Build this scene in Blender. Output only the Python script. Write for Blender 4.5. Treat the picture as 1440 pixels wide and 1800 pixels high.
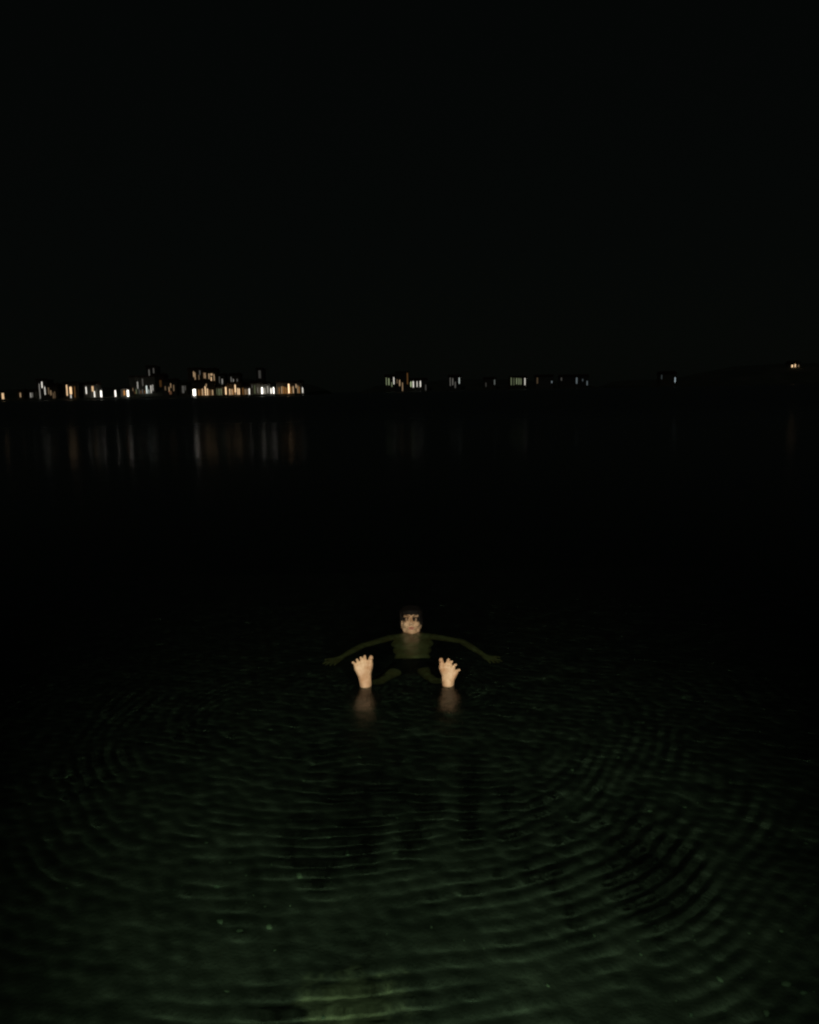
import bpy, bmesh, math, random
import numpy as np
from mathutils import Vector, Matrix, noise as mnoise

random.seed(7)
rng = np.random.default_rng(11)
scene = bpy.context.scene
for o in list(bpy.data.objects):
    bpy.data.objects.remove(o)
col = scene.collection

# ------------------------------------------------------------------ camera
FPX, CAM_H = 1450.0, 1.70
PITCH, ROLL = math.atan(214 / 1450), math.atan(0.0205)
fwd = Vector((0, math.cos(PITCH), -math.sin(PITCH)))
up0 = Vector((0, math.sin(PITCH), math.cos(PITCH)))
rgt = Vector((1, 0, 0)) * math.cos(ROLL) - up0 * math.sin(ROLL)
upv = up0 * math.cos(ROLL) + Vector((1, 0, 0)) * math.sin(ROLL)
CAM = Vector((0, 0, CAM_H))
cam_data = bpy.data.cameras.new('camera')
cam = bpy.data.objects.new('camera', cam_data)
col.objects.link(cam)
m = Matrix.Identity(4)
for i in range(3):
    m[i][0], m[i][1], m[i][2], m[i][3] = rgt[i], upv[i], -fwd[i], CAM[i]
cam.matrix_world = m
cam_data.sensor_fit = 'HORIZONTAL'
cam_data.sensor_width = 36.0
cam_data.lens = 36.0 * FPX / 1440.0
cam_data.clip_start = 0.05
cam_data.clip_end = 6000.0
scene.camera = cam

def at_y(px, py, y):            # the world point at distance y seen at a photograph pixel
    d = fwd + rgt * ((px - 720) / FPX) + upv * ((900 - py) / FPX)
    return CAM + d * (y / d.y)

# ------------------------------------------------------------------ world, moonlight, torch
MOON_EL, MOON_AZ = math.radians(38), math.radians(200)
world = bpy.data.worlds.new('World')
scene.world = world
world.use_nodes = True
nt = world.node_tree
nt.nodes.clear()
sky = nt.nodes.new('ShaderNodeTexSky')
sky.sky_type = 'NISHITA'
sky.sun_disc = False
sky.sun_elevation = MOON_EL
sky.sun_rotation = MOON_AZ
gam = nt.nodes.new('ShaderNodeGamma')
gam.inputs['Gamma'].default_value = 0.22       # a night sky is nearly even from the horizon up
mul = nt.nodes.new('ShaderNodeMixRGB')
mul.blend_type = 'MULTIPLY'
mul.inputs['Fac'].default_value = 1.0
mul.inputs['Color2'].default_value = (0.78, 0.98, 0.78, 1)
bg = nt.nodes.new('ShaderNodeBackground')
bg.inputs['Strength'].default_value = 0.0015
wo = nt.nodes.new('ShaderNodeOutputWorld')
nt.links.new(sky.outputs[0], gam.inputs[0])
nt.links.new(gam.outputs[0], mul.inputs['Color1'])
nt.links.new(mul.outputs[0], bg.inputs['Color'])
nt.links.new(bg.outputs[0], wo.inputs['Surface'])

sun_d = bpy.data.lights.new('moon_light', 'SUN')
sun_d.energy = 0.012
sun_d.angle = math.radians(0.5)
sun_d.color = (1.0, 0.97, 0.9)
sun = bpy.data.objects.new('moon_light', sun_d)
col.objects.link(sun)
sdir = Vector((math.sin(MOON_AZ) * math.cos(MOON_EL), math.cos(MOON_AZ) * math.cos(MOON_EL), math.sin(MOON_EL)))
sun.rotation_euler = sdir.to_track_quat('Z', 'Y').to_euler()
sun.location = (0, -5, 8)

# the photographer's phone torch: the only thing that lights the swimmer and the shallows
tor_d = bpy.data.lights.new('phone_torch_light', 'SPOT')
tor_d.energy = 830.0
tor_d.color = (1.0, 0.90, 0.70)
tor_d.shadow_soft_size = 0.06
tor_d.spot_size = math.radians(61)
tor_d.spot_blend = 1.0
tor = bpy.data.objects.new('phone_torch_light', tor_d)
col.objects.link(tor)
tor.location = (0.03, 0.03, CAM_H + 0.08)
tor.rotation_euler = (Vector((0.0, 2.9, 0.0)) - tor.location).to_track_quat('-Z', 'Y').to_euler()
tor_d.cycles.is_caustics_light = True

scene.view_settings.view_transform = 'Standard'
scene.view_settings.look = 'None'
scene.view_settings.exposure = 0.0
scene.view_settings.gamma = 1.0
scene.view_settings.use_curve_mapping = False
scene.render.engine = 'CYCLES'
scene.cycles.caustics_refractive = True
scene.cycles.caustics_reflective = True
scene.cycles.max_bounces = 8
scene.cycles.transmission_bounces = 6
scene.cycles.sample_clamp_indirect = 0.5
scene.cycles.use_denoising = True
scene.cycles.use_adaptive_sampling = False
scene.cycles.filter_width = 2.3

# ------------------------------------------------------------------ helpers
def tag(o, label=None, cat=None, group=None, kind=None):
    if label: o['label'] = label
    if cat: o['category'] = cat
    if group: o['group'] = group
    if kind: o['kind'] = kind
    return o

def empty(name, loc):
    o = bpy.data.objects.new(name, None)
    o.location = loc
    o.empty_display_size = 0.2
    col.objects.link(o)
    return o

def link(name, mesh, mat, parent=None, loc=None):
    o = bpy.data.objects.new(name, mesh)
    if mat and not mesh.materials:
        mesh.materials.append(mat)
    col.objects.link(o)
    if parent is not None:
        o.parent = parent
        o.location = Vector(loc if loc is not None else (0, 0, 0))
    elif loc is not None:
        o.location = loc
    return o

def bm_mesh(bm, name, smooth=False):
    me = bpy.data.meshes.new(name)
    bmesh.ops.recalc_face_normals(bm, faces=bm.faces)
    bm.to_mesh(me)
    bm.free()
    if smooth:
        me.polygons.foreach_set('use_smooth', [True] * len(me.polygons))
    return me

def box(bm, c, s):
    r = bmesh.ops.create_cube(bm, size=1.0)
    bmesh.ops.scale(bm, vec=s, verts=r['verts'])
    bmesh.ops.translate(bm, vec=c, verts=r['verts'])
    return r['verts']

def rcone(bm, p0, r0, p1, r1, n=14, flat=1.0, flatdir=None):
    """closed tapered limb with round ends"""
    p0, p1 = Vector(p0), Vector(p1)
    ax = (p1 - p0)
    L = ax.length or 1e-6
    ax = ax / L
    ref = Vector(flatdir) if flatdir is not None else (Vector((0, 0, 1)) if abs(ax.z) < 0.9 else Vector((0, 1, 0)))
    b = (ref - ax * ref.dot(ax)).normalized()      # the flattened direction
    a = ax.cross(b)
    prof = []
    for k in range(1, 5):
        t = math.pi / 2 * k / 4
        prof.append((-r0 * math.cos(t), r0 * math.sin(t)))
    for k in range(0, 4):
        t = math.pi / 2 * k / 4
        prof.append((L + r1 * math.sin(t), r1 * math.cos(t)))
    rings = []
    for (h, rr) in prof:
        rings.append([bm.verts.new(p0 + ax * h + (a * math.cos(2 * math.pi * i / n) + b * flat * math.sin(2 * math.pi * i / n)) * rr) for i in range(n)])
    s = bm.verts.new(p0 - ax * r0)
    e = bm.verts.new(p0 + ax * (L + r1))
    for j in range(len(rings) - 1):
        for i in range(n):
            bm.faces.new((rings[j][i], rings[j][(i + 1) % n], rings[j + 1][(i + 1) % n], rings[j + 1][i]))
    for i in range(n):
        bm.faces.new((s, rings[0][(i + 1) % n], rings[0][i]))
        bm.faces.new((e, rings[-1][i], rings[-1][(i + 1) % n]))

def ell(bm, c, rad, rot=None):
    r = bmesh.ops.create_icosphere(bm, subdivisions=3, radius=1.0)
    M = Matrix.Translation(Vector(c)) @ (rot.to_4x4() if rot is not None else Matrix.Identity(4)) @ Matrix.Diagonal((rad[0], rad[1], rad[2], 1))
    bmesh.ops.transform(bm, matrix=M, verts=r['verts'])

def fuse(bm, name, voxel, smooth_it):
    """one continuous skin over overlapping closed shapes"""
    me = bm_mesh(bm, name + '_raw')
    t = bpy.data.objects.new('tmp', me)
    col.objects.link(t)
    r = t.modifiers.new('r', 'REMESH')
    r.mode = 'VOXEL'
    r.voxel_size = voxel
    if smooth_it:
        s = t.modifiers.new('s', 'SMOOTH')
        s.factor = 0.5
        s.iterations = smooth_it
    dg = bpy.context.evaluated_depsgraph_get()
    out = bpy.data.meshes.new_from_object(t.evaluated_get(dg))
    out.name = name
    bpy.data.objects.remove(t)
    bpy.data.meshes.remove(me)
    out.polygons.foreach_set('use_smooth', [True] * len(out.polygons))
    return out

def mat_new(name):
    mt = bpy.data.materials.new(name)
    mt.use_nodes = True
    n = mt.node_tree
    b = n.nodes['Principled BSDF']
    return mt, n, b

def noise_mat(name, c1, c2, scale, rough=0.6, bump=0.0, detail=4.0, sss=0.0, spec=0.5, bscale=None):
    mt, n, b = mat_new(name)
    tc = n.nodes.new('ShaderNodeTexCoord')
    tx = n.nodes.new('ShaderNodeTexNoise')
    tx.inputs['Scale'].default_value = scale
    tx.inputs['Detail'].default_value = detail
    rp = n.nodes.new('ShaderNodeValToRGB')
    rp.color_ramp.elements[0].position = 0.35
    rp.color_ramp.elements[1].position = 0.65
    rp.color_ramp.elements[0].color = (*c1, 1)
    rp.color_ramp.elements[1].color = (*c2, 1)
    n.links.new(tc.outputs['Object'], tx.inputs['Vector'])
    n.links.new(tx.outputs['Fac'], rp.inputs['Fac'])
    n.links.new(rp.outputs[0], b.inputs['Base Color'])
    b.inputs['Roughness'].default_value = rough
    b.inputs['Specular IOR Level'].default_value = spec
    if sss:
        b.inputs['Subsurface Weight'].default_value = sss
        b.inputs['Subsurface Radius'].default_value = (0.012, 0.005, 0.003)
        b.inputs['Subsurface Scale'].default_value = 1.0
    if bump:
        t2 = n.nodes.new('ShaderNodeTexNoise')
        t2.inputs['Scale'].default_value = bscale or scale * 3
        t2.inputs['Detail'].default_value = 5
        bp = n.nodes.new('ShaderNodeBump')
        bp.inputs['Strength'].default_value = bump
        bp.inputs['Distance'].default_value = 0.02
        n.links.new(tc.outputs['Object'], t2.inputs['Vector'])
        n.links.new(t2.outputs['Fac'], bp.inputs['Height'])
        n.links.new(bp.outputs[0], b.inputs['Normal'])
    return mt

_glow = {}
def glow(c, s):
    k = (tuple(round(v, 3) for v in c), round(s, 3))
    if k not in _glow:
        mt, n, b = mat_new('lit_glass')
        b.inputs['Base Color'].default_value = (*c, 1)
        b.inputs['Roughness'].default_value = 0.3
        b.inputs['Emission Color'].default_value = (*c, 1)
        b.inputs['Emission Strength'].default_value = s
        mt.cycles.emission_sampling = 'FRONT'
        _glow[k] = mt
    return _glow[k]

M_SKIN = noise_mat('skin', (0.55, 0.325, 0.185), (0.76, 0.545, 0.36), 16, 0.5, 0.25, bscale=70)
M_LIP = noise_mat('lips', (0.42, 0.15, 0.11), (0.50, 0.20, 0.14), 40, 0.4)
M_HAIR = noise_mat('dark_hair', (0.0035, 0.003, 0.0028), (0.008, 0.006, 0.005), 60, 0.7, 0.3, spec=0.2)
M_SHORTS = noise_mat('black_cloth', (0.006, 0.007, 0.009), (0.012, 0.013, 0.016), 30, 0.9, 0.2)
M_EYE = noise_mat('eye_white', (0.38, 0.25, 0.16), (0.44, 0.30, 0.20), 30, 0.5)
M_IRIS = noise_mat('iris_brown', (0.28, 0.18, 0.115), (0.34, 0.22, 0.14), 80, 0.5)
M_BROW = noise_mat('brow_hair', (0.16, 0.10, 0.06), (0.24, 0.15, 0.09), 60, 0.7)

# ------------------------------------------------------------------ seabed
def bed_z(x, y):
    z = -0.42 - 0.07 * (y - 2.0)
    z = np.where(y > 14, -1.26 - (y - 14) * 0.02, z)
    return np.maximum(z, -7.0)

def grid_mesh(name, X, Y, Z, keep=None):
    R, C = X.shape
    v = np.stack([X, Y, Z], -1).reshape(-1, 3).astype(np.float32)
    i = np.arange(R * C).reshape(R, C)
    f = np.stack([i[:-1, :-1], i[:-1, 1:], i[1:, 1:], i[1:, :-1]], -1).reshape(-1, 4).astype(np.int32)
    if keep is not None:
        f = f[keep]
        used, inv = np.unique(f, return_inverse=True)
        v, f = v[used], inv.reshape(f.shape).astype(np.int32)
    me = bpy.data.meshes.new(name)
    me.vertices.add(len(v))
    me.vertices.foreach_set('co', v.ravel())
    me.loops.add(f.size)
    me.loops.foreach_set('vertex_index', f.ravel())
    me.polygons.add(len(f))
    me.polygons.foreach_set('loop_start', np.arange(0, f.size, 4, dtype=np.int32))
    me.polygons.foreach_set('loop_total', np.full(len(f), 4, dtype=np.int32))
    me.polygons.foreach_set('use_smooth', np.ones(len(f), dtype=bool))
    me.update(calc_edges=True)
    return me, len(f)

ys = np.concatenate([np.linspace(-40, -4, 20), np.linspace(-3.5, 1.2, 40), np.linspace(1.25, 7, 150), np.geomspace(7.2, 2200, 60)])
u = np.concatenate([np.linspace(-1.6, -0.75, 12), np.linspace(-0.72, 0.72, 150), np.linspace(0.75, 1.6, 12)])
Yg, Ug = np.meshgrid(ys, u, indexing='ij')
Xg = Ug * np.maximum(np.abs(Yg), 3.0)
Zg = bed_z(Xg, Yg)
near = np.exp(-((Yg - 3) / 6) ** 2)
ph = 2.2 * np.sin(Xg * 1.7 + 0.6) + 1.3 * np.sin(Xg * 3.9 + Yg * 0.9)
Zg = Zg + near * (0.003 * np.sin(Yg * 38 + ph * 2.0) + 0.02 * np.sin(Xg * 3.1 + Yg * 2.0) * np.sin(Yg * 2.6 - Xg))
M_BED = noise_mat('weedy_sand', (0.037, 0.036, 0.041), (0.080, 0.075, 0.084), 5.5, 0.9, 0.5, detail=8, bscale=60)
def lit_patch(mt, cx, cy, rx, ry, colr):            # bright bands of light put into the bed colour, ragged edge
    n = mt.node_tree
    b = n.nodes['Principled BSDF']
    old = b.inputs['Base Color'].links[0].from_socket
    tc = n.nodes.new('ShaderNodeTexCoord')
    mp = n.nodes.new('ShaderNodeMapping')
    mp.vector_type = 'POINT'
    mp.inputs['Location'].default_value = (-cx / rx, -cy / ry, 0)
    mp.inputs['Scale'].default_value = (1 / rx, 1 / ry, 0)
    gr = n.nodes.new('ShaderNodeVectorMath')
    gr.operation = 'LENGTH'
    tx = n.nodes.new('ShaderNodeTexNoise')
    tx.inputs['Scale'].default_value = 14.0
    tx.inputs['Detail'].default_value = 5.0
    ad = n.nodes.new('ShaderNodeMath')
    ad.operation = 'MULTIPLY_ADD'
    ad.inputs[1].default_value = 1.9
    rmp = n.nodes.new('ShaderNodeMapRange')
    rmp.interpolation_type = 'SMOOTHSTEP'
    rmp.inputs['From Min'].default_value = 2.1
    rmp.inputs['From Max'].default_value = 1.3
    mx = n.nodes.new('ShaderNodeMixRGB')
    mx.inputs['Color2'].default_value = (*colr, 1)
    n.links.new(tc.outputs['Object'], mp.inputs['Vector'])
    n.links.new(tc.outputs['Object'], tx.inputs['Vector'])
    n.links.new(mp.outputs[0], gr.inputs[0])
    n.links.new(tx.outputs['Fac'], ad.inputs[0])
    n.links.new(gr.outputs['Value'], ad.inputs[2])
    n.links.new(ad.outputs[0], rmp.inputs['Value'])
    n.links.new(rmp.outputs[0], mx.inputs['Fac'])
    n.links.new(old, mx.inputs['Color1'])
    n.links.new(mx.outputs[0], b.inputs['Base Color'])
lit_patch(M_BED, -0.22, 2.40, 0.19, 0.17, (0.26, 0.23, 0.20))
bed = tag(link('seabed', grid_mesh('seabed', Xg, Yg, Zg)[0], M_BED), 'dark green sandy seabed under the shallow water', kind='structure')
bed.cycles.is_caustics_receiver = True

# ------------------------------------------------------------------ water: one sheet, real ripples near, bump far
ys = np.concatenate([np.linspace(-4.2, 1.4, 90), np.arange(1.41, 6.6, 0.008), np.geomspace(6.65, 2300, 170)])
u = np.concatenate([np.linspace(-1.6, -0.66, 26), np.linspace(-0.64, 0.64, 440), np.linspace(0.66, 1.6, 26)])
Yg, Ug = np.meshgrid(ys, u, indexing='ij')
Xg = Ug * np.maximum(Yg, 1.6)
Zg = np.zeros_like(Xg)
def rings(cx, cy, lam, amp, r0, r1, phase, wob):
    dx, dy = Xg - cx, Yg - cy
    r = np.sqrt(dx * dx + dy * dy)
    th = np.arctan2(dx, -dy)
    k = 2 * math.pi / lam
    env = 1 / (1 + np.exp(-(r - r0) * 6)) * np.exp(-np.maximum(r - r1, 0) * 0.7)
    return amp * env * (0.75 + 0.25 * np.sin(3.1 * th + wob)) * np.sin(k * r * (1 + 0.02 * np.sin(2 * th + wob)) + phase + 0.9 * np.sin(2.3 * th + wob))
def patch(seed, scale):                                # where the wind and the swimmer leave ripples standing
    r = np.random.default_rng(seed)
    f = np.zeros_like(Xg)
    for _ in range(7):
        a, w = r.uniform(0, 6.3), scale * r.uniform(0.6, 1.7)
        f += np.sin(w * (math.cos(a) * Xg + math.sin(a) * Yg) + r.uniform(0, 6.3))
    return np.clip(0.30 + 0.34 * f, 0.0, 1.25)
bottom = np.exp(-((Xg + 0.20) / 0.42) ** 2 - ((Yg - 2.08) / 0.20) ** 2)
right = np.exp(-((Xg - 0.65) / 0.55) ** 2 - ((Yg - 2.8) / 0.60) ** 2)
wobx = 0.07 * np.sin(3.3 * Xg + 1.1 * Yg) + 0.03 * np.sin(5.1 * Yg - 4.2 * Xg + 1) + 0.012 * np.sin(11 * Xg + 3 * Yg)
Xg0 = Xg
Xg = Xg + wobx
Zg += rings(-0.27, 4.15, 0.068, 0.00044, 0.9, 2.4, 0.0, 0.4) * (0.10 + 0.70 * patch(1, 6.5) + 0.5 * right) * (1 - 0.9 * bottom)
Zg += rings(-0.27, 4.15, 0.078, 0.00074, 0.9, 2.6, 0.5, 0.4) * bottom
Zg += rings(-0.20, 4.35, 0.094, 0.00030, 0.5, 2.0, 1.0, 2.0) * patch(2, 5.5) * (1 - 0.9 * bottom)
Zg += rings(0.24, 4.45, 0.070, 0.00024, 0.5, 1.6, 2.0, 1.1) * patch(3, 6.0) * (0.7 + 0.6 * right) * (1 - 0.9 * bottom)
Zg += rings(-0.75, 4.9, 0.083, 0.00027, 0.4, 2.6, 0.6, 2.1) * patch(4, 5.5) * (0.6 + 0.9 * right) * (1 - 0.9 * bottom)
Xg = Xg0
Zg *= 0.2 + 0.8 / (1 + np.exp((Yg - 4.65) * 7))
for fx, fy in ((-0.278, 4.60), (0.206, 4.59), (-0.01, 5.70)):          # small rings where feet and neck break the surface
    rr = np.hypot(Xg - fx, Yg - fy)
    Zg += 0.00045 * np.exp(-rr / 0.16) * np.sin(2 * math.pi * rr / 0.047 + fx * 9)
for q in range(34):                                     # small cross chop
    a = rng.uniform(-math.pi, math.pi)
    lam = rng.uniform(0.05, 0.36)
    k = 2 * math.pi / lam
    Zg += (0.000072 * (lam / 0.1) ** 0.85) * np.sin(k * (math.cos(a) * Xg + math.sin(a) * Yg) + rng.uniform(0, 6.3) + 0.6 * np.sin(Xg * 2.1 + Yg * 1.3 + q))
fade = np.clip((11.0 - Yg) / 4.5, 0, 1) * np.clip(2.0 - np.abs(Ug) / 0.66, 0, 1)
Zg *= fade
me, nf = grid_mesh('water', Xg, Yg, Zg)

def water_mat(name, bump):
    mt = bpy.data.materials.new(name)
    mt.use_nodes = True
    n = mt.node_tree
    n.nodes.clear()
    out = n.nodes.new('ShaderNodeOutputMaterial')
    mix = n.nodes.new('ShaderNodeMixShader')
    fr = n.nodes.new('ShaderNodeLayerWeight')        # Schlick reflectance, the same from above and below
    fr.inputs['Blend'].default_value = 0.5
    pw = n.nodes.new('ShaderNodeMath')
    pw.operation = 'POWER'
    pw.inputs[1].default_value = 5.0
    sc5 = n.nodes.new('ShaderNodeMath')
    sc5.operation = 'MULTIPLY_ADD'
    sc5.inputs[1].default_value = 0.98
    sc5.inputs[2].default_value = 0.02
    n.links.new(fr.outputs['Facing'], pw.inputs[0])
    n.links.new(pw.outputs[0], sc5.inputs[0])
    gl = n.nodes.new('ShaderNodeBsdfGlossy')
    gl.inputs['Roughness'].default_value = 0.23 if not bump else 0.10
    rf = n.nodes.new('ShaderNodeBsdfRefraction')
    rf.inputs['IOR'].default_value = 1.333
    rf.inputs['Roughness'].default_value = 0.0
    rf.inputs['Color'].default_value = (0.36, 0.51, 0.38, 1)     # murky green water
    geo = n.nodes.new('ShaderNodeNewGeometry')
    sep = n.nodes.new('ShaderNodeSeparateXYZ')
    n.links.new(geo.outputs['Position'], sep.inputs[0])
    n.links.new(sc5.outputs[0], mix.inputs[0])
    n.links.new(rf.outputs[0], mix.inputs[1])
    n.links.new(gl.outputs[0], mix.inputs[2])
    n.links.new(mix.outputs[0], out.inputs['Surface'])
    if bump:
        tc = n.nodes.new('ShaderNodeTexCoord')
        mp = n.nodes.new('ShaderNodeMapping')
        mp.inputs['Scale'].default_value = (0.8, 1.6, 1.0)
        tx = n.nodes.new('ShaderNodeTexNoise')
        tx.inputs['Scale'].default_value = 1.6
        tx.inputs['Detail'].default_value = 3
        bp = n.nodes.new('ShaderNodeBump')
        bf = n.nodes.new('ShaderNodeMapRange')
        bf.inputs['From Min'].default_value = 16.0
        bf.inputs['From Max'].default_value = 70.0
        n.links.new(sep.outputs['Y'], bf.inputs['Value'])
        n.links.new(bf.outputs[0], bp.inputs['Strength'])
        bp.inputs['Distance'].default_value = 0.12
        n.links.new(tc.outputs['Object'], mp.inputs['Vector'])
        n.links.new(mp.outputs[0], tx.inputs['Vector'])
        n.links.new(tx.outputs['Fac'], bp.inputs['Height'])
        rg = n.nodes.new('ShaderNodeMapRange')          # windier, rougher water further out
        rg.inputs['From Min'].default_value = 18.0
        rg.inputs['From Max'].default_value = 75.0
        rg.inputs['To Min'].default_value = 0.12
        rg.inputs['To Max'].default_value = 0.40
        n.links.new(sep.outputs['Y'], rg.inputs['Value'])
        n.links.new(rg.outputs[0], gl.inputs['Roughness'])
        for s in (fr, gl, rf):
            n.links.new(bp.outputs[0], s.inputs['Normal'])
    return mt
me.materials.append(water_mat('rippled_water', False))
me.materials.append(water_mat('open_water', True))
rowi = np.repeat((ys[:-1] > 7.5).astype(np.int32), len(u) - 1)
me.polygons.foreach_set('material_index', rowi)
water = tag(link('water', me, None), 'dark calm sea with ring ripples in the shallows', kind='structure')
water.cycles.is_caustics_caster = True

# ------------------------------------------------------------------ stones on the seabed
def stone_mesh(name, sub, seed, amp=0.22):
    bm = bmesh.new()
    bmesh.ops.create_icosphere(bm, subdivisions=sub, radius=1.0)
    for v in bm.verts:
        p = v.co * 1.1 + Vector((seed * 3.7, seed, -seed))
        v.co *= 1 + amp * mnoise.noise(p) + 0.1 * mnoise.noise(p * 2.7)
    return bm_mesh(bm, name, True)

def scatter(name, count, mat, size, area, seed, label):
    r = np.random.default_rng(seed)
    protos = []
    for k in range(4):
        pm = stone_mesh('p', 2, k + seed)
        co = np.zeros(len(pm.vertices) * 3)
        pm.vertices.foreach_get('co', co)
        fs = np.array([list(p.vertices) for p in pm.polygons])
        protos.append((co.reshape(-1, 3), fs))
        bpy.data.meshes.remove(pm)
    V, Fc, off = [], [], 0
    for i in range(count):
        co, fs = protos[i % 4]
        y = r.uniform(area[0], area[1])
        x = r.uniform(-1, 1) * (0.75 * y + 0.2)
        s = size[0] * (size[1] / size[0]) ** (r.random() ** 2.2)
        a = r.uniform(0, 6.28)
        c = co * [s, s * r.uniform(0.6, 1), s * r.uniform(0.35, 0.7)]
        c = np.stack([c[:, 0] * math.cos(a) - c[:, 1] * math.sin(a), c[:, 0] * math.sin(a) + c[:, 1] * math.cos(a), c[:, 2]], -1)
        c += [x, y, float(bed_z(np.array(x), np.array(y))) + 0.1 * s]
        V.append(c)
        Fc.append(fs + off)
        off += len(co)
    me = bpy.data.meshes.new(name)
    me.from_pydata(np.concatenate(V).tolist(), [], np.concatenate(Fc).tolist())
    me.polygons.foreach_set('use_smooth', [True] * len(me.polygons))
    o = tag(link(name, me, mat), label, kind='stuff')
    o.cycles.is_caustics_receiver = True
    return o
M_PEBBLE = noise_mat('pebble', (0.06, 0.075, 0.075), (0.24, 0.26, 0.24), 2.6, 0.8, 0.2, detail=2)
scatter('gravel', 700, M_PEBBLE, (0.004, 0.017), (1.4, 5.0), 3, 'small pebbles strewn over the shallow seabed')
# ------------------------------------------------------------------ the swimmer
root = empty('person', (0, 5.2, -0.42))
O = root.location
def W(p):                       # world to the person's own space
    return Vector(p) - O
bm = bmesh.new()
def limb(pts):
    for (a, ra), (b, rb) in zip(pts[:-1], pts[1:]):
        rcone(bm, W(a), ra, W(b), rb)

def foot(toes, ball, heel, medial, y0, tilt):
    """toes: pixel tips, big toe first; ball: pixel row; heel: pixel centre at the waterline; sole towards the camera"""
    def S(px, py, back):        # a point `back` metres behind the sole plane
        y = y0
        for _ in range(4):
            p = at_y(px, py, y)
            y = y0 + tilt * (p.z - 0.0)
        n = Vector((0, 1, -tilt)).normalized()
        return at_y(px, py, y) + n * back
    tr = [0.0130, 0.0086, 0.0084, 0.0082, 0.0082]
    br = [0.021, 0.018, 0.017, 0.017, 0.016]
    hx, hy = heel
    hc = S(hx, hy + 2, 0.034)
    low = S(hx, hy + 9, 0.036)
    for i, ((tx, ty), (bx, by)) in enumerate(zip(toes, ball)):
        tip = S(tx, ty + tr[i] / 0.0033, tr[i] + 0.002)
        mid = S(bx * 0.45 + tx * 0.55, by * 0.45 + ty * 0.55, tr[i] + 0.012)
        bal = S(bx, by, br[i] + (0.0 if i in (0, 4) else 0.003))
        rcone(bm, W(tip), tr[i] * 1.0, W(mid), tr[i] * 1.0)
        rcone(bm, W(mid), tr[i] * 1.02, W(bal), br[i] * 0.9)
        s = (i - 2) / 2.0
        arch = [0.012, 0.008, 0.004, 0.001, 0.0][i]
        mx, my = bx * 0.5 + hx * 0.5, by * 0.5 + hy * 0.5
        pm = S(mx - (bx - hx) * 0.04, my, br[i] + 0.004 + arch)
        rcone(bm, W(bal), br[i], W(pm), 0.021)
        he = hc + (S(bx, by, 0) - S(ball[2][0], ball[2][1], 0)) * 0.22
        rcone(bm, W(pm), 0.021, W(he), 0.026)
        inst = S(mx * 0.4 + hx * 0.6, my * 0.5 + hy * 0.5, 0.062)       # instep
        rcone(bm, W(bal + Vector((0, 0.012, 0))), br[i] * 0.8, W(inst), 0.026)
    ell(bm, W(hc), (0.034, 0.036, 0.038))
    ell(bm, W(low), (0.030, 0.033, 0.030))
    return hc
# image-left foot (the swimmer's right foot)
hL = foot([(652.3, 1152.5), (641.0, 1151.5), (634.2, 1154.3), (627.4, 1158.0), (620.4, 1162.5)],
          [(649.4, 1170), (642.4, 1168.5), (636.6, 1169.5), (631.2, 1171.5), (626.8, 1175)], (642.3, 1203), 1, 4.575, 0.16)
hR = foot([(775.6, 1156.8), (788.6, 1157.4), (794.6, 1161), (801.2, 1166.5), (807.6, 1176)],
          [(777.8, 1174.5), (784.6, 1173.5), (790.3, 1175), (796, 1178), (801, 1184)], (788.2, 1202), -1, 4.565, 0.16)
hips = ((-0.080, 5.27, -0.345), (0.070, 5.27, -0.345))
knees = ((-0.180, 4.94, -0.200), (0.105, 4.94, -0.190))
for hc, kn, hp in ((hL, knees[0], hips[0]), (hR, knees[1], hips[1])):
    ank = hc + Vector((0, 0.055, -0.022))
    kn, hp = Vector(kn), Vector(hp)
    calf = ank.lerp(kn, 0.62) + Vector((0, -0.005, -0.018))
    limb([(hc, 0.030), (ank, 0.030), (ank.lerp(kn, 0.2), 0.031), (calf, 0.048), (kn, 0.047), (kn.lerp(hp, 0.45), 0.062), (hp, 0.080)])
# trunk
for c, r, tx in (((0, 5.29, -0.335), (0.145, 0.080, 0.09), -56), ((0, 5.38, -0.265), (0.125, 0.070, 0.10), -56), ((0, 5.47, -0.205), (0.135, 0.078, 0.11), -56),
                 ((0, 5.55, -0.145), (0.150, 0.080, 0.11), -56), ((0, 5.63, -0.100), (0.155, 0.062, 0.07), -56)):
    ell(bm, W(c), r, Matrix.Rotation(math.radians(tx), 3, 'X'))
for s in (-1, 1):
    ell(bm, W((s * 0.062, 5.50, -0.125)), (0.068, 0.035, 0.06), Matrix.Rotation(math.radians(-56), 3, 'X'))
    rcone(bm, W((0, 5.665, -0.065)), 0.05, W((s * 0.145, 5.645, -0.080)), 0.044)
rcone(bm, W((0, 5.65, -0.06)), 0.054, W((0, 5.735, 0.015)), 0.050)
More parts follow.
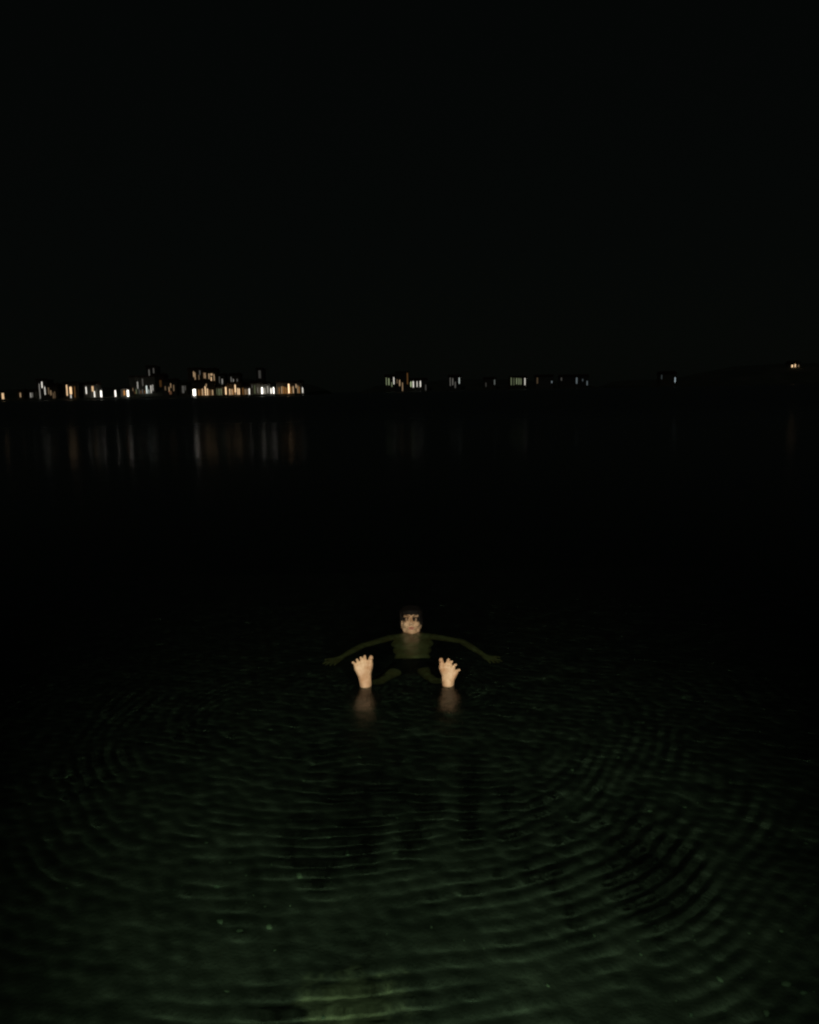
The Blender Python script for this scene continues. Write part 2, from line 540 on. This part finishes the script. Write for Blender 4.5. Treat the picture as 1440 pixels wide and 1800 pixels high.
# arms, held out to the sides and towards the feet, hands just under the surface
def arm(sh, el, wr, hd, side):
    limb([(sh, 0.048), (Vector(sh).lerp(Vector(el), 0.5), 0.041), (el, 0.034), (Vector(el).lerp(Vector(wr), 0.3), 0.035), (wr, 0.023)])
    wr, hd = Vector(wr), Vector(hd)
    d = (hd - wr).normalized()
    lat = Vector((d.y, -d.x, 0)).normalized() * side
    up = Vector((0, 0, 1))
    for i in range(4):
        o = lat * (0.030 - 0.020 * i)
        b = wr + d * 0.075 + o
        rcone(bm, W(wr + o * 0.5), 0.017, W(b), 0.0125)
        L = (0.066, 0.074, 0.070, 0.056)[i]
        spread = d + lat * (0.16 - 0.11 * i)
        k1 = b + spread.normalized() * L * 0.5 + up * 0.004
        k2 = b + spread.normalized() * L - up * 0.008
        rcone(bm, W(b), 0.0105, W(k1), 0.009)
        rcone(bm, W(k1), 0.009, W(k2), 0.0075)
    t0 = wr + d * 0.022 + lat * 0.022
    t1 = t0 + (d * 0.6 + lat * 0.8).normalized() * 0.038
    t2 = t1 + (d * 0.9 + lat * 0.45).normalized() * 0.030
    rcone(bm, W(t0), 0.014, W(t1), 0.011)
    rcone(bm, W(t1), 0.011, W(t2), 0.009)
arm((-0.150, 5.63, -0.075), (-0.345, 5.45, -0.070), (-0.475, 5.19, -0.060), (-0.55, 5.04, -0.050), 1)
arm((0.150, 5.63, -0.075), (0.345, 5.50, -0.068), (0.475, 5.17, -0.058), (0.55, 5.00, -0.050), -1)
# head: face towards the camera, chin at the water
HR = Matrix.Rotation(math.radians(18), 3, 'X')          # tipped back a little
HC = Vector((-0.004, 5.742, 0.066))
def Hd(x, y, z):                                        # head space: -y is the face, z up
    return HC + HR.inverted() @ Vector((x, y, z))
def hw(*a):
    return W(Hd(*a))
HRi = HR.inverted()
ell(bm, hw(0, 0.010, 0.028), (0.073, 0.090, 0.072), HRi)
ell(bm, hw(0, -0.020, -0.020), (0.062, 0.062, 0.085), HRi)
ell(bm, hw(0, -0.036, -0.075), (0.040, 0.044, 0.032), HRi)
ell(bm, hw(0, -0.070, -0.092), (0.020, 0.014, 0.014), HRi)
for s in (-1, 1):
    ell(bm, hw(s * 0.037, -0.058, -0.028), (0.022, 0.020, 0.022), HRi)      # cheeks
    rcone(bm, hw(s * 0.012, -0.083, 0.030), 0.009, hw(s * 0.045, -0.068, 0.028), 0.009)   # brow
    rcone(bm, hw(s * 0.045, -0.03, -0.07), 0.016, hw(s * 0.058, 0.01, -0.035), 0.018)     # jaw
    ell(bm, hw(s * 0.074, 0.012, -0.008), (0.009, 0.018, 0.030), HRi)       # ears
    ell(bm, hw(s * 0.011, -0.088, -0.034), (0.008, 0.009, 0.007), HRi)      # nostril wings
rcone(bm, hw(0, -0.080, 0.022), 0.008, hw(0, -0.098, -0.026), 0.011)        # nose
rcone(bm, hw(-0.02, -0.075, -0.058), 0.009, hw(0.02, -0.075, -0.058), 0.009)
body_me = fuse(bm, 'body', 0.0038, 3)
body = link('body', body_me, M_SKIN, root)
# lips, eyes, brows
bm = bmesh.new()
rcone(bm, hw(-0.020, -0.079, -0.055), 0.0045, hw(0, -0.085, -0.053), 0.0055)
rcone(bm, hw(0.020, -0.079, -0.055), 0.0045, hw(0, -0.085, -0.053), 0.0055)
rcone(bm, hw(-0.016, -0.079, -0.062), 0.005, hw(0.016, -0.079, -0.062), 0.005)
lips = link('lips', fuse(bm, 'lips', 0.0015, 3), M_LIP, root)
parts = [body, lips]
for s in (-1, 1):
    bm = bmesh.new()
    ell(bm, (0, 0, 0), (0.0125, 0.0125, 0.0125))
    e = link('eye', bm_mesh(bm, 'eye', True), M_EYE, root, hw(s * 0.031, -0.064, 0.006))
    bm = bmesh.new()
    ell(bm, (0, -0.0095, -0.001), (0.006, 0.0042, 0.006))
    link('iris', bm_mesh(bm, 'iris', True), M_IRIS, e)
    bm = bmesh.new()
    rcone(bm, hw(s * 0.014, -0.090, 0.026), 0.0035, hw(s * 0.034, -0.082, 0.032), 0.0038)
    rcone(bm, hw(s * 0.034, -0.082, 0.032), 0.0038, hw(s * 0.052, -0.066, 0.026), 0.0025)
    link('eyebrow', bm_mesh(bm, 'eyebrow', True), M_BROW, root)
    parts.append(e)
# wet dark hair with a fringe
bm = bmesh.new()
ell(bm, hw(0, 0.018, 0.036), (0.080, 0.094, 0.076), HRi)
ell(bm, hw(0, 0.040, 0.000), (0.079, 0.070, 0.085), HRi)
hr = random.Random(3)
for k in range(46):
    a = hr.uniform(-1.35, 1.35)
    x0, y0 = 0.060 * math.sin(a), -0.052 * math.cos(a) + 0.004
    x1, y1 = 0.076 * math.sin(a * 1.05), -0.082 * math.cos(a) + 0.006
    z1 = -0.004 + hr.uniform(-0.018, 0.036) - (0.016 if abs(a) < 0.30 else 0) - 0.045 * abs(math.sin(a)) ** 3
    rcone(bm, hw(x0 * 0.8, y0 * 0.7, 0.092), 0.012, hw(x1, y1, 0.062), 0.010, n=8)
    rcone(bm, hw(x1, y1, 0.062), 0.009, hw(x1 * 1.02 + hr.uniform(-0.006, 0.006), y1 - 0.002, z1), 0.0025, n=8)
hair = link('hair', fuse(bm, 'hair', 0.003, 1), M_HAIR, root)
# black swim shorts
bm = bmesh.new()
ell(bm, W((0, 5.285, -0.338)), (0.156, 0.091, 0.10), Matrix.Rotation(math.radians(-56), 3, 'X'))
ell(bm, W((0, 5.335, -0.300)), (0.142, 0.083, 0.075), Matrix.Rotation(math.radians(-56), 3, 'X'))
for kn, hp in zip(knees, hips):
    kn, hp = Vector(kn), Vector(hp)
    rcone(bm, W(hp), 0.089, W(hp.lerp(kn, 0.42)), 0.076)
shorts = link('swim_shorts', fuse(bm, 'swim_shorts', 0.006, 3), M_SHORTS, root)
for p in parts + [hair, shorts]:
    p.cycles.is_caustics_receiver = True
tag(root, 'swimmer floating on their back with both bare soles raised towards the camera', 'person')

# ------------------------------------------------------------------ far shore
M_LAND = noise_mat('far_land', (0.20, 0.24, 0.17), (0.30, 0.31, 0.24), 0.06, 0.95)
M_QUAY = noise_mat('quay_concrete', (0.16, 0.15, 0.13), (0.26, 0.25, 0.22), 0.4, 0.9)
def hill(name, x0, x1, y0, depth, prof, label, quay=1.1):
    """land rising from a low quay; prof(x) gives the height of the back"""
    xs = np.linspace(x0, x1, 90)
    rows = [(0.0, -7.0, 0), (0.05, quay, 0), (14.0, quay + 0.2, 0), (30.0, quay, 0.45), (55, quay, 0.8), (depth, quay, 1.0), (depth + 60, quay, 0.85), (depth + 160, -7, 0)]
    V, Fc = [], []
    for (dy, base, k) in rows:
        for j, x in enumerate(xs):
            e = min(1.0, min(j, len(xs) - 1 - j) / 5.0)
            h = base + k * prof(x) * e + (k * 0.8 * mnoise.noise(Vector((x * 0.05, dy * 0.05, 2.0))))
            if base > 0 and e == 0: h = -7.0
            V.append((x, y0 + dy, h))
    C = len(xs)
    for r in range(len(rows) - 1):
        for j in range(C - 1):
            Fc.append((r * C + j, r * C + j + 1, (r + 1) * C + j + 1, (r + 1) * C + j))
    me = bpy.data.meshes.new(name)
    me.from_pydata(V, [], Fc)
    return tag(link(name, me, M_LAND), label, kind='structure')

D1, D2, D3 = 500.0, 900.0, 720.0
xL0, xL1 = at_y(-260, 690, D1).x, at_y(542, 690, D1).x
hill('hill', xL0, xL1, D1 - 4, 110, lambda x: 7.0 + 5.0 * math.exp(-((x + 128) / 30.0) ** 2) + 3.0 * math.exp(-((x + 160) / 20.0) ** 2), 'dark low headland behind the lit waterfront town')
hill('hill', at_y(630, 690, D2).x, at_y(1060, 690, D2).x, D2 - 4, 110, lambda x: 9.0 + 3 * math.sin(x * 0.02), 'dark distant low shore with scattered dim lights')
hill('hill', at_y(1130, 690, D3).x, at_y(1620, 690, D3).x, D3 - 4, 110, lambda x: 6.0 + 13.0 / (1 + math.exp(-(x - at_y(1330, 690, D3).x) / 14.0)), 'dark headland rising at the right edge')

M_WALLS = [noise_mat('render_wall', c, tuple(v * 1.25 for v in c), 0.5, 0.9) for c in ((0.24, 0.21, 0.16), (0.20, 0.19, 0.17), (0.26, 0.25, 0.22), (0.22, 0.17, 0.12))]
M_ROOF = noise_mat('roof_tiles', (0.10, 0.05, 0.035), (0.16, 0.08, 0.05), 0.8, 0.9)
M_FRAME = noise_mat('window_frame', (0.05, 0.05, 0.05), (0.08, 0.08, 0.08), 1.0, 0.6)
M_METAL = noise_mat('lamp_metal', (0.05, 0.05, 0.055), (0.09, 0.09, 0.095), 3.0, 0.5)
M_DARKGLASS = noise_mat('dark_glass', (0.01, 0.012, 0.014), (0.02, 0.022, 0.025), 1.0, 0.1)

TINT = {'w': (1.0, 0.95, 0.84), 'c': (0.90, 1.0, 0.93), 'o': (1.0, 0.46, 0.14), 'a': (1.0, 0.66, 0.36), 'g': (0.80, 0.95, 0.52), 'b': (0.75, 0.92, 1.0), 'r': (0.95, 0.45, 0.22)}
GAIN = 2.3
_boxes = {}
def unit_box():
    if 'u' not in _boxes:
        b = bmesh.new()
        box(b, (0, 0, 0), (1, 1, 1))
        _boxes['u'] = bm_mesh(b, 'unit')
    return _boxes['u']
def boxpart(name, mat, parent, c, s, share=None):
    key = (name, id(mat))
    if key not in _boxes:
        me = unit_box().copy()
        me.name = name
        me.materials.append(mat)
        _boxes[key] = me
    o = link(name, _boxes[key], None, parent, c)
    o.scale = s
    return o

def lit(parent, origin, s, D):
    """one tall lit window: frame and glowing pane"""
    x, yt, yb, w, t, b = s
    p0, p1 = at_y(x, yt, D), at_y(x, yb, D)
    mppx = D / FPX
    h = max(p0.z - p1.z, 0.5)
    wd = w * mppx * 0.64
    c = Vector(((p0.x + p1.x) / 2, D, (p0.z + p1.z) / 2)) - origin
    win = boxpart('window', M_FRAME, parent, c + Vector((0, -0.04, 0)), (wd + 0.24, 0.12, h + 0.24))
    pane_me_key = ('pane', t, round(b, 2))
    if pane_me_key not in _boxes:
        me = unit_box().copy()
        me.name = 'pane'
        me.materials.append(glow(TINT[t], GAIN * b ** 2.2))
        _boxes[pane_me_key] = me
    pane = link('pane', _boxes[pane_me_key], None, win, (0, 0, 0))
    pane.scale = (wd / (wd + 0.24), 0.5, h / (h + 0.24))
    pane.location = (0, -0.5, 0)
    return c.x, c.z, wd, h

def building(name, label, D, streaks, ground, wall=0, roof='gable', group=None, extra=1.2, top=1.0, depth=9.0, fill=None):
    mp = D / FPX
    pts = [(at_y(s[0], s[1], D), at_y(s[0], s[2], D), s[3] * mp) for s in streaks]
    x0 = min(min(a.x, b.x) - w / 2 for a, b, w in pts) - extra
    x1 = max(max(a.x, b.x) + w / 2 for a, b, w in pts) + extra
    zt = max(a.z for a, b, w in pts) + top
    zt = max(zt, ground + 3.0)
    org = Vector(((x0 + x1) / 2, D, ground))
    e = empty(name, org)
    tag(e, label, 'building', group)
    wx, h = x1 - x0, zt - ground
    boxpart('wall', M_WALLS[wall % 4], e, (0, depth / 2, h / 2 - 0.25), (wx, depth, h + 0.5))
    bm = bmesh.new()
    if roof == 'gable':
        rh = min(2.2, wx * 0.22)
        v = [bm.verts.new(p) for p in ((-wx / 2 - 0.4, -0.5, h), (wx / 2 + 0.4, -0.5, h), (wx / 2 + 0.4, depth + 0.5, h), (-wx / 2 - 0.4, depth + 0.5, h), (-wx / 2 - 0.4, depth / 2, h + rh), (wx / 2 + 0.4, depth / 2, h + rh))]
        for f in ((0, 1, 5, 4), (2, 3, 4, 5), (1, 2, 5), (3, 0, 4), (3, 2, 1, 0)):
            bm.faces.new([v[i] for i in f])
        rf = link('roof', bm_mesh(bm, 'roof'), M_ROOF, e)
        boxpart('chimney', M_WALLS[3], rf, (wx * 0.28, depth * 0.5, h + rh), (0.7, 0.7, 1.6))
    else:
        box(bm, (0, depth / 2, h + 0.15), (wx + 0.5, depth + 0.5, 0.3))
        box(bm, (0, 0.0, h + 0.55), (wx + 0.5, 0.2, 0.5))
        rf = link('roof', bm_mesh(bm, 'roof'), M_ROOF, e)
    for s in streaks:
        lit(e, org, s, D)
    if fill:                        # extra dim panes added to thicken the glow between the bright ones
        r = random.Random(len(streaks) * 31 + int(org.x))
        xa, xb = min(s[0] for s in streaks), max(s[0] for s in streaks)
        x = xa - 1.0
        while x < xb + 1.0:
            if all(abs(x - s[0]) > (s[3] + 1.6) / 2 + 0.5 for s in streaks):
                yb = max(s[2] for s in streaks) - r.uniform(0, 1.5)
                lit(e, org, (x, yb - r.uniform(9, 13), yb, 1.5, r.choice(fill), r.uniform(.22, .42)), D)
            x += r.uniform(2.1, 2.9)
    return e

# streaks: (x, y top, y bottom, width, tint, brightness) in photograph pixels, shaken light trails built as tall windows on facades
Q = 1.1
def conv(lst, ox, oy, k):
    return [(ox + a / k, oy + b / k, oy + c / k, w / k, t, br) for (a, b, c, w, t, br) in lst]
R2 = lambda l: conv(l, 0, 620, 5.143)
R3 = lambda l: conv(l, 220, 620, 4.235)
R4 = lambda l: conv(l, 640, 620, 3.4286)
R5 = lambda l: conv(l, 1100, 600, 4.235)
TOWN = 'lit buildings along the far waterfront'
UP = 'lit buildings on the slope behind the waterfront'
building('waterfront_house', 'narrow waterfront building with one dim pinkish window near the left edge', D1, R2([(185, 362, 402, 16, 'a', .42)]), Q, 0, group=TOWN)
building('waterfront_house', 'small waterfront building with a pair of thin grey windows', D1, R2([(278, 362, 405, 11, 'w', .45), (294, 362, 402, 10, 'w', .3)]), Q, 1, group=TOWN)
building('tower_house', 'tall narrow building with white top window left of the town', D1 + 3, R2([(360, 280, 422, 8, 'w', .4), (380, 262, 318, 12, 'w', .72), (407, 308, 380, 11, 'w', .6)]), Q, 2, 'flat', TOWN)
building('waterfront_house', 'low building with a cluster of dim brown windows', D1, R2([(440, 315, 375, 14, 'a', .26), (460, 340, 385, 18, 'a', .32), (483, 360, 415, 8, 'a', .3), (497, 350, 410, 7, 'a', .28)]), Q, 3, group=TOWN)
building('hotel', 'bright orange lit building alone on the left waterfront', D1, R2([(606, 290, 388, 14, 'a', .72), (640, 308, 375, 30, 'a', .74), (643, 380, 425, 9, 'w', .72), (677, 305, 405, 14, 'o', .25)]), Q, 0, 'flat', TOWN, fill='ooa')
building('waterfront_house', 'building with two white windows high under the eaves', D1, R2([(780, 308, 372, 12, 'w', .75), (838, 302, 350, 24, 'a', .62)]), Q, 2, group=TOWN)
building('waterfront_house', 'small building with one wide dim amber window', D1, R2([(1125, 340, 386, 24, 'o', .4)]), Q, 1, group=TOWN)
building('apartment_block', 'white lit apartment block with many thin windows on the slope', D1 + 16, R2([(1200, 318, 345, 16, 'a', .38), (1245, 262, 325, 9, 'w', .5), (1290, 235, 300, 10, 'w', .24), (1290, 330, 400, 9, 'w', .25), (1328, 298, 400, 12, 'c', .72), (1346, 330, 370, 8, 'c', .5), (1366, 295, 365, 10, 'w', .6), (1382, 290, 345, 9, 'w', .5), (1262, 330, 400, 10, 'c', .2)]), Q + .1, 2, 'flat', UP, fill='wgo')
building('tower_block', 'tall dim tower block above the white lit apartments', D1 + 34, R3([(180, 125, 200, 9, 'w', .27), (212, 115, 152, 10, 'w', .22), (178, 205, 232, 8, 'w', .34)]), 3.5, 1, 'flat', UP)
building('hillside_house', 'orange lit house on the slope right of the tower block', D1 + 30, R3([(212, 190, 238, 8, 'o', .42), (240, 188, 212, 16, 'a', .48), (262, 205, 260, 30, 'o', .16)]), 3.2, 3, group=UP)
building('waterfront_house', 'long low building with dim reddish windows in the middle of the town', D1 + 2, R3([(300, 250, 280, 8, 'a', .3), (328, 255, 290, 9, 'a', .42), (340, 228, 262, 9, 'a', .4), (362, 240, 285, 9, 'a', .32), (338, 285, 310, 26, 'r', .22)]), Q, 1, group=TOWN)
building('waterfront_house', 'low building with a faint grey window beside the brightest floodlit front', D1 + 2, R3([(432, 246, 300, 24, 'w', .2), (448, 246, 280, 7, 'w', .22)]), Q, 0, group=TOWN)
building('boathouse', 'floodlit white boathouse front, brightest light on the far shore', D1, R3([(516, 272, 331, 28, 'w', 1.35)]), Q, 2, group=TOWN)
building('guest_house', 'hillside house with pale windows above the floodlit boathouse', D1 + 36, R3([(491, 236, 292, 6, 'w', .45), (511, 140, 180, 8, 'a', .52), (521, 148, 200, 8, 'a', .46), (515, 236, 268, 6, 'a', .3), (556, 132, 165, 10, 'w', .22), (550, 165, 200, 8, 'a', .3)]), 3.5, 3, 'flat', UP)
building('hillside_house', 'hillside house with an orange pair and a square lit window group', D1 + 38, R3([(588, 150, 190, 6, 'a', .42), (597, 150, 192, 6, 'a', .5), (625, 155, 195, 9, 'a', .5), (643, 155, 170, 24, 'a', .5), (642, 180, 215, 10, 'a', .66), (663, 160, 218, 7, 'a', .5)]), 4.0, 0, group=UP)
building('restaurant', 'orange lit waterfront terrace building beside the floodlit boathouse', D1, R3([(550, 275, 325, 22, 'o', .28), (577, 268, 325, 8, 'a', .62), (598, 250, 326, 10, 'a', .76), (614, 266, 326, 9, 'a', .74), (604, 232, 250, 8, 'a', .5), (628, 275, 322, 6, 'o', .4), (652, 276, 322, 9, 'a', .55)]), Q, 3, 'flat', TOWN, fill='ooa')  # widest dim orange pane stands in for lamplight on the walls
building('waterfront_house', 'building with dim greenish window strips on the waterfront', D1, R3([(684, 268, 312, 9, 'g', .22), (700, 268, 320, 8, 'g', .34), (716, 266, 320, 9, 'g', .3)]), Q, 1, group=TOWN, fill='wgo')
building('hillside_house', 'dark hillside house with two thin pale windows', D1 + 36, R3([(703, 178, 225, 7, 'w', .22), (724, 195, 240, 8, 'w', .45)]), 3.6, 2, group=UP)
building('hillside_house', 'hillside house with three thin spire-like pale windows', D1 + 37, R3([(790, 180, 225, 5, 'w', .36), (807, 195, 245, 6, 'w', .42), (835, 195, 225, 9, 'w', .24)]), 3.6, 0, group=UP)
building('cafe', 'wide amber fronted building with a row of close bright windows', D1, R3([(780, 268, 322, 9, 'a', .66), (796, 270, 322, 8, 'a', .56), (806, 272, 322, 6, 'o', .5), (820, 238, 296, 9, 'a', .88), (821, 298, 322, 8, 'a', .5), (838, 264, 322, 8, 'a', .74), (850, 266, 324, 9, 'a', .8)]), Q, 3, 'flat', TOWN, fill='ooa')
building('waterfront_house', 'building with brown and white windows beside the wide amber front', D1, R3([(878, 262, 322, 12, 'o', .28), (895, 270, 322, 8, 'a', .42), (908, 270, 318, 8, 'a', .36), (925, 266, 320, 9, 'w', .88)]), Q, 1, group=TOWN, fill='ooa')
building('waterfront_house', 'dark building with faint greenish windows between white lamps', D1, R3([(945, 240, 262, 6, 'w', .25), (965, 240, 305, 12, 'g', .16), (988, 255, 300, 10, 'w', .16)]), Q, 0, group=TOWN, fill='wgo')
building('tower_block', 'faint grey tower top high behind the waterfront', D1 + 60, R3([(1002, 132, 190, 26, 'w', .15)]), 7.0, 1, 'flat', UP)
building('waterfront_house', 'small building with one thin grey window between white lamps', D1 + 2, R3([(1040, 262, 318, 14, 'w', .24), (1062, 248, 300, 8, 'w', .4)]), Q, 2, group=TOWN)
building('harbour_hall', 'broad amber hall with one bright tall window at the end of the town', D1, R3([(1148, 258, 310, 9, 'o', .3), (1166, 250, 312, 6, 'a', .55), (1178, 250, 305, 9, 'o', .42), (1192, 255, 308, 8, 'o', .42), (1206, 258, 308, 9, 'o', .4), (1219, 232, 302, 11, 'a', 1.05), (1234, 252, 308, 9, 'o', .42), (1252, 250, 302, 8, 'a', .58)]), Q, 3, 'flat', TOWN, fill='ooa')
building('waterfront_house', 'low amber building at the far end of the town', D1, R3([(1273, 234, 262, 8, 'a', .55), (1286, 244, 300, 7, 'a', .45), (1297, 252, 302, 8, 'o', .38)]), Q, 0, group=TOWN, fill='ooa')
FAR = 'dim buildings on the distant middle shore'
building('distant_house', 'distant house with pale yellow windows at the start of the middle shore', D2, R4([(135, 150, 195, 6, 'g', .36), (150, 154, 195, 6, 'g', .46), (168, 178, 205, 6, 'g', .36), (180, 148, 190, 6, 'w', .7)]), Q, 0, group=FAR)
building('distant_house', 'distant narrow house with pinkish and brown windows on the middle shore', D2 + 1, R4([(200, 160, 185, 5, 'a', .3), (215, 164, 200, 6, 'a', .52), (232, 180, 230, 6, 'a', .42), (262, 122, 190, 7, 'o', .26)]), Q, 1, 'flat', group=FAR)
building('distant_house', 'distant bright building with four even yellow white windows', D2, R4([(283, 174, 206, 6, 'g', .62), (297, 172, 209, 8, 'w', .7), (320, 172, 206, 6, 'w', .64), (340, 170, 206, 7, 'w', .74), (372, 192, 230, 7, 'w', .2)]), Q, 2, group=FAR)
building('distant_house', 'distant dim grey building with one pale window at its right end', D2, R4([(520, 150, 200, 7, 'w', .24), (535, 154, 195, 7, 'w', .28), (550, 175, 212, 7, 'w', .24), (574, 150, 186, 6, 'c', .56)]), Q, 1, group=FAR)
building('distant_house', 'single very faint distant house between the dim groups', D2, R4([(735, 180, 205, 7, 'w', .16), (787, 163, 192, 7, 'c', .28)]), Q, 0, group=FAR)
building('distant_house', 'distant olive lit long building with a white end window', D2, R4([(888, 150, 195, 9, 'g', .28), (904, 152, 195, 8, 'g', .24), (920, 153, 190, 7, 'g', .38), (934, 153, 192, 8, 'g', .34), (946, 155, 192, 7, 'g', .34), (970, 153, 195, 7, 'w', .64)]), Q, 3, 'flat', group=FAR)
building('distant_house', 'distant dark house with two faint lights right of the olive building', D2, R4([(1045, 150, 186, 10, 'a', .2), (1132, 170, 182, 7, 'b', .36)]), Q, 2, group=FAR)
building('distant_house', 'last faint bluish house at the right end of the middle shore', D2, R4([(1190, 150, 168, 8, 'w', .2), (1282, 150, 186, 11, 'b', .28), (1318, 158, 172, 7, 'b', .22), (1345, 170, 196, 8, 'b', .28)]), Q, 1, group=FAR)
building('shore_hut', 'lone hut with one faint bluish window near the right', D3, R5([(268, 250, 282, 8, 'b', .18), (368, 268, 305, 7, 'b', .55)]), Q, 0, extra=0.8)
building('hilltop_house', 'hilltop house with three warm windows at the right edge', D3 + 50, R5([(1240, 175, 206, 15, 'a', .78), (1262, 170, 206, 10, 'a', .8), (1287, 175, 205, 10, 'a', .34)]), 11.0, 2)

# quay lamps stretched into lit columns to stand in for shaken light trails
def lamp_streak(s, D, label):
    x, yt, yb, w, t, b = s
    p0, p1 = at_y(x, yt, D), at_y(x, yb, D)
    e = empty('quay_lamp', (p1.x, D, Q))
    tag(e, label, 'lamp', 'lamp streaks along the far quay')
    r = w * D / FPX / 2 * 0.74
    def cyl(name, mat, z0, z1, rad):
        bm = bmesh.new()
        bmesh.ops.create_cone(bm, cap_ends=True, segments=14, radius1=rad, radius2=rad * 0.96, depth=z1 - z0)
        bmesh.ops.translate(bm, vec=(0, 0, (z0 + z1) / 2), verts=bm.verts)
        return link(name, bm_mesh(bm, name), mat, e)
    zb, zt = max(p1.z - Q, 0.3), p0.z - Q
    cyl('base', M_METAL, -0.2, zb, r * 1.1)
    cyl('lit_tube', glow(TINT[t], GAIN * b ** 2.2), zb + 0.004, zt, r)
    cyl('cap', M_METAL, zt + 0.004, zt + 0.25, r * 1.15)
DL = D1 - 2.5
cols = [(R2([(30, 365, 436, 24, 'a', .62)])[0], 'pale wide lamp streak at the left edge of the far quay'),
        (R2([(858, 348, 420, 10, 'w', .82)])[0], 'thin white lamp streak under the building with two high windows'),
        (R2([(918, 342, 421, 17, 'w', .98)])[0], 'bright white lamp streak standing alone, right of the two high windows'),
        (R2([(1047, 340, 416, 13, 'w', .95)])[0], 'bright thin white lamp streak in the dark gap left of the amber window'),
        (R2([(1160, 338, 416, 20, 'w', 1.1)])[0], 'wide bright white lamp streak beside the amber window'),
        (R3([(752, 255, 326, 9, 'a', .88)])[0], 'peach coloured lamp streak left of the wide amber front'),
        (R3([(1022, 258, 322, 13, 'w', 1.2)])[0], 'brightest white lamp streak near the end of the town'),
        (R3([(1088, 264, 318, 8, 'w', .92)])[0], 'thin white lamp streak, left one of the close pair'),
        (R3([(1107, 258, 318, 11, 'w', 1.1)])[0], 'thick white lamp streak, right one of the close pair'),
        (R3([(1323, 258, 312, 6, 'w', .8)])[0], 'last thin pale lamp streak at the tip of the town')]
for s, lb in cols:
    lamp_streak(s, DL, lb)
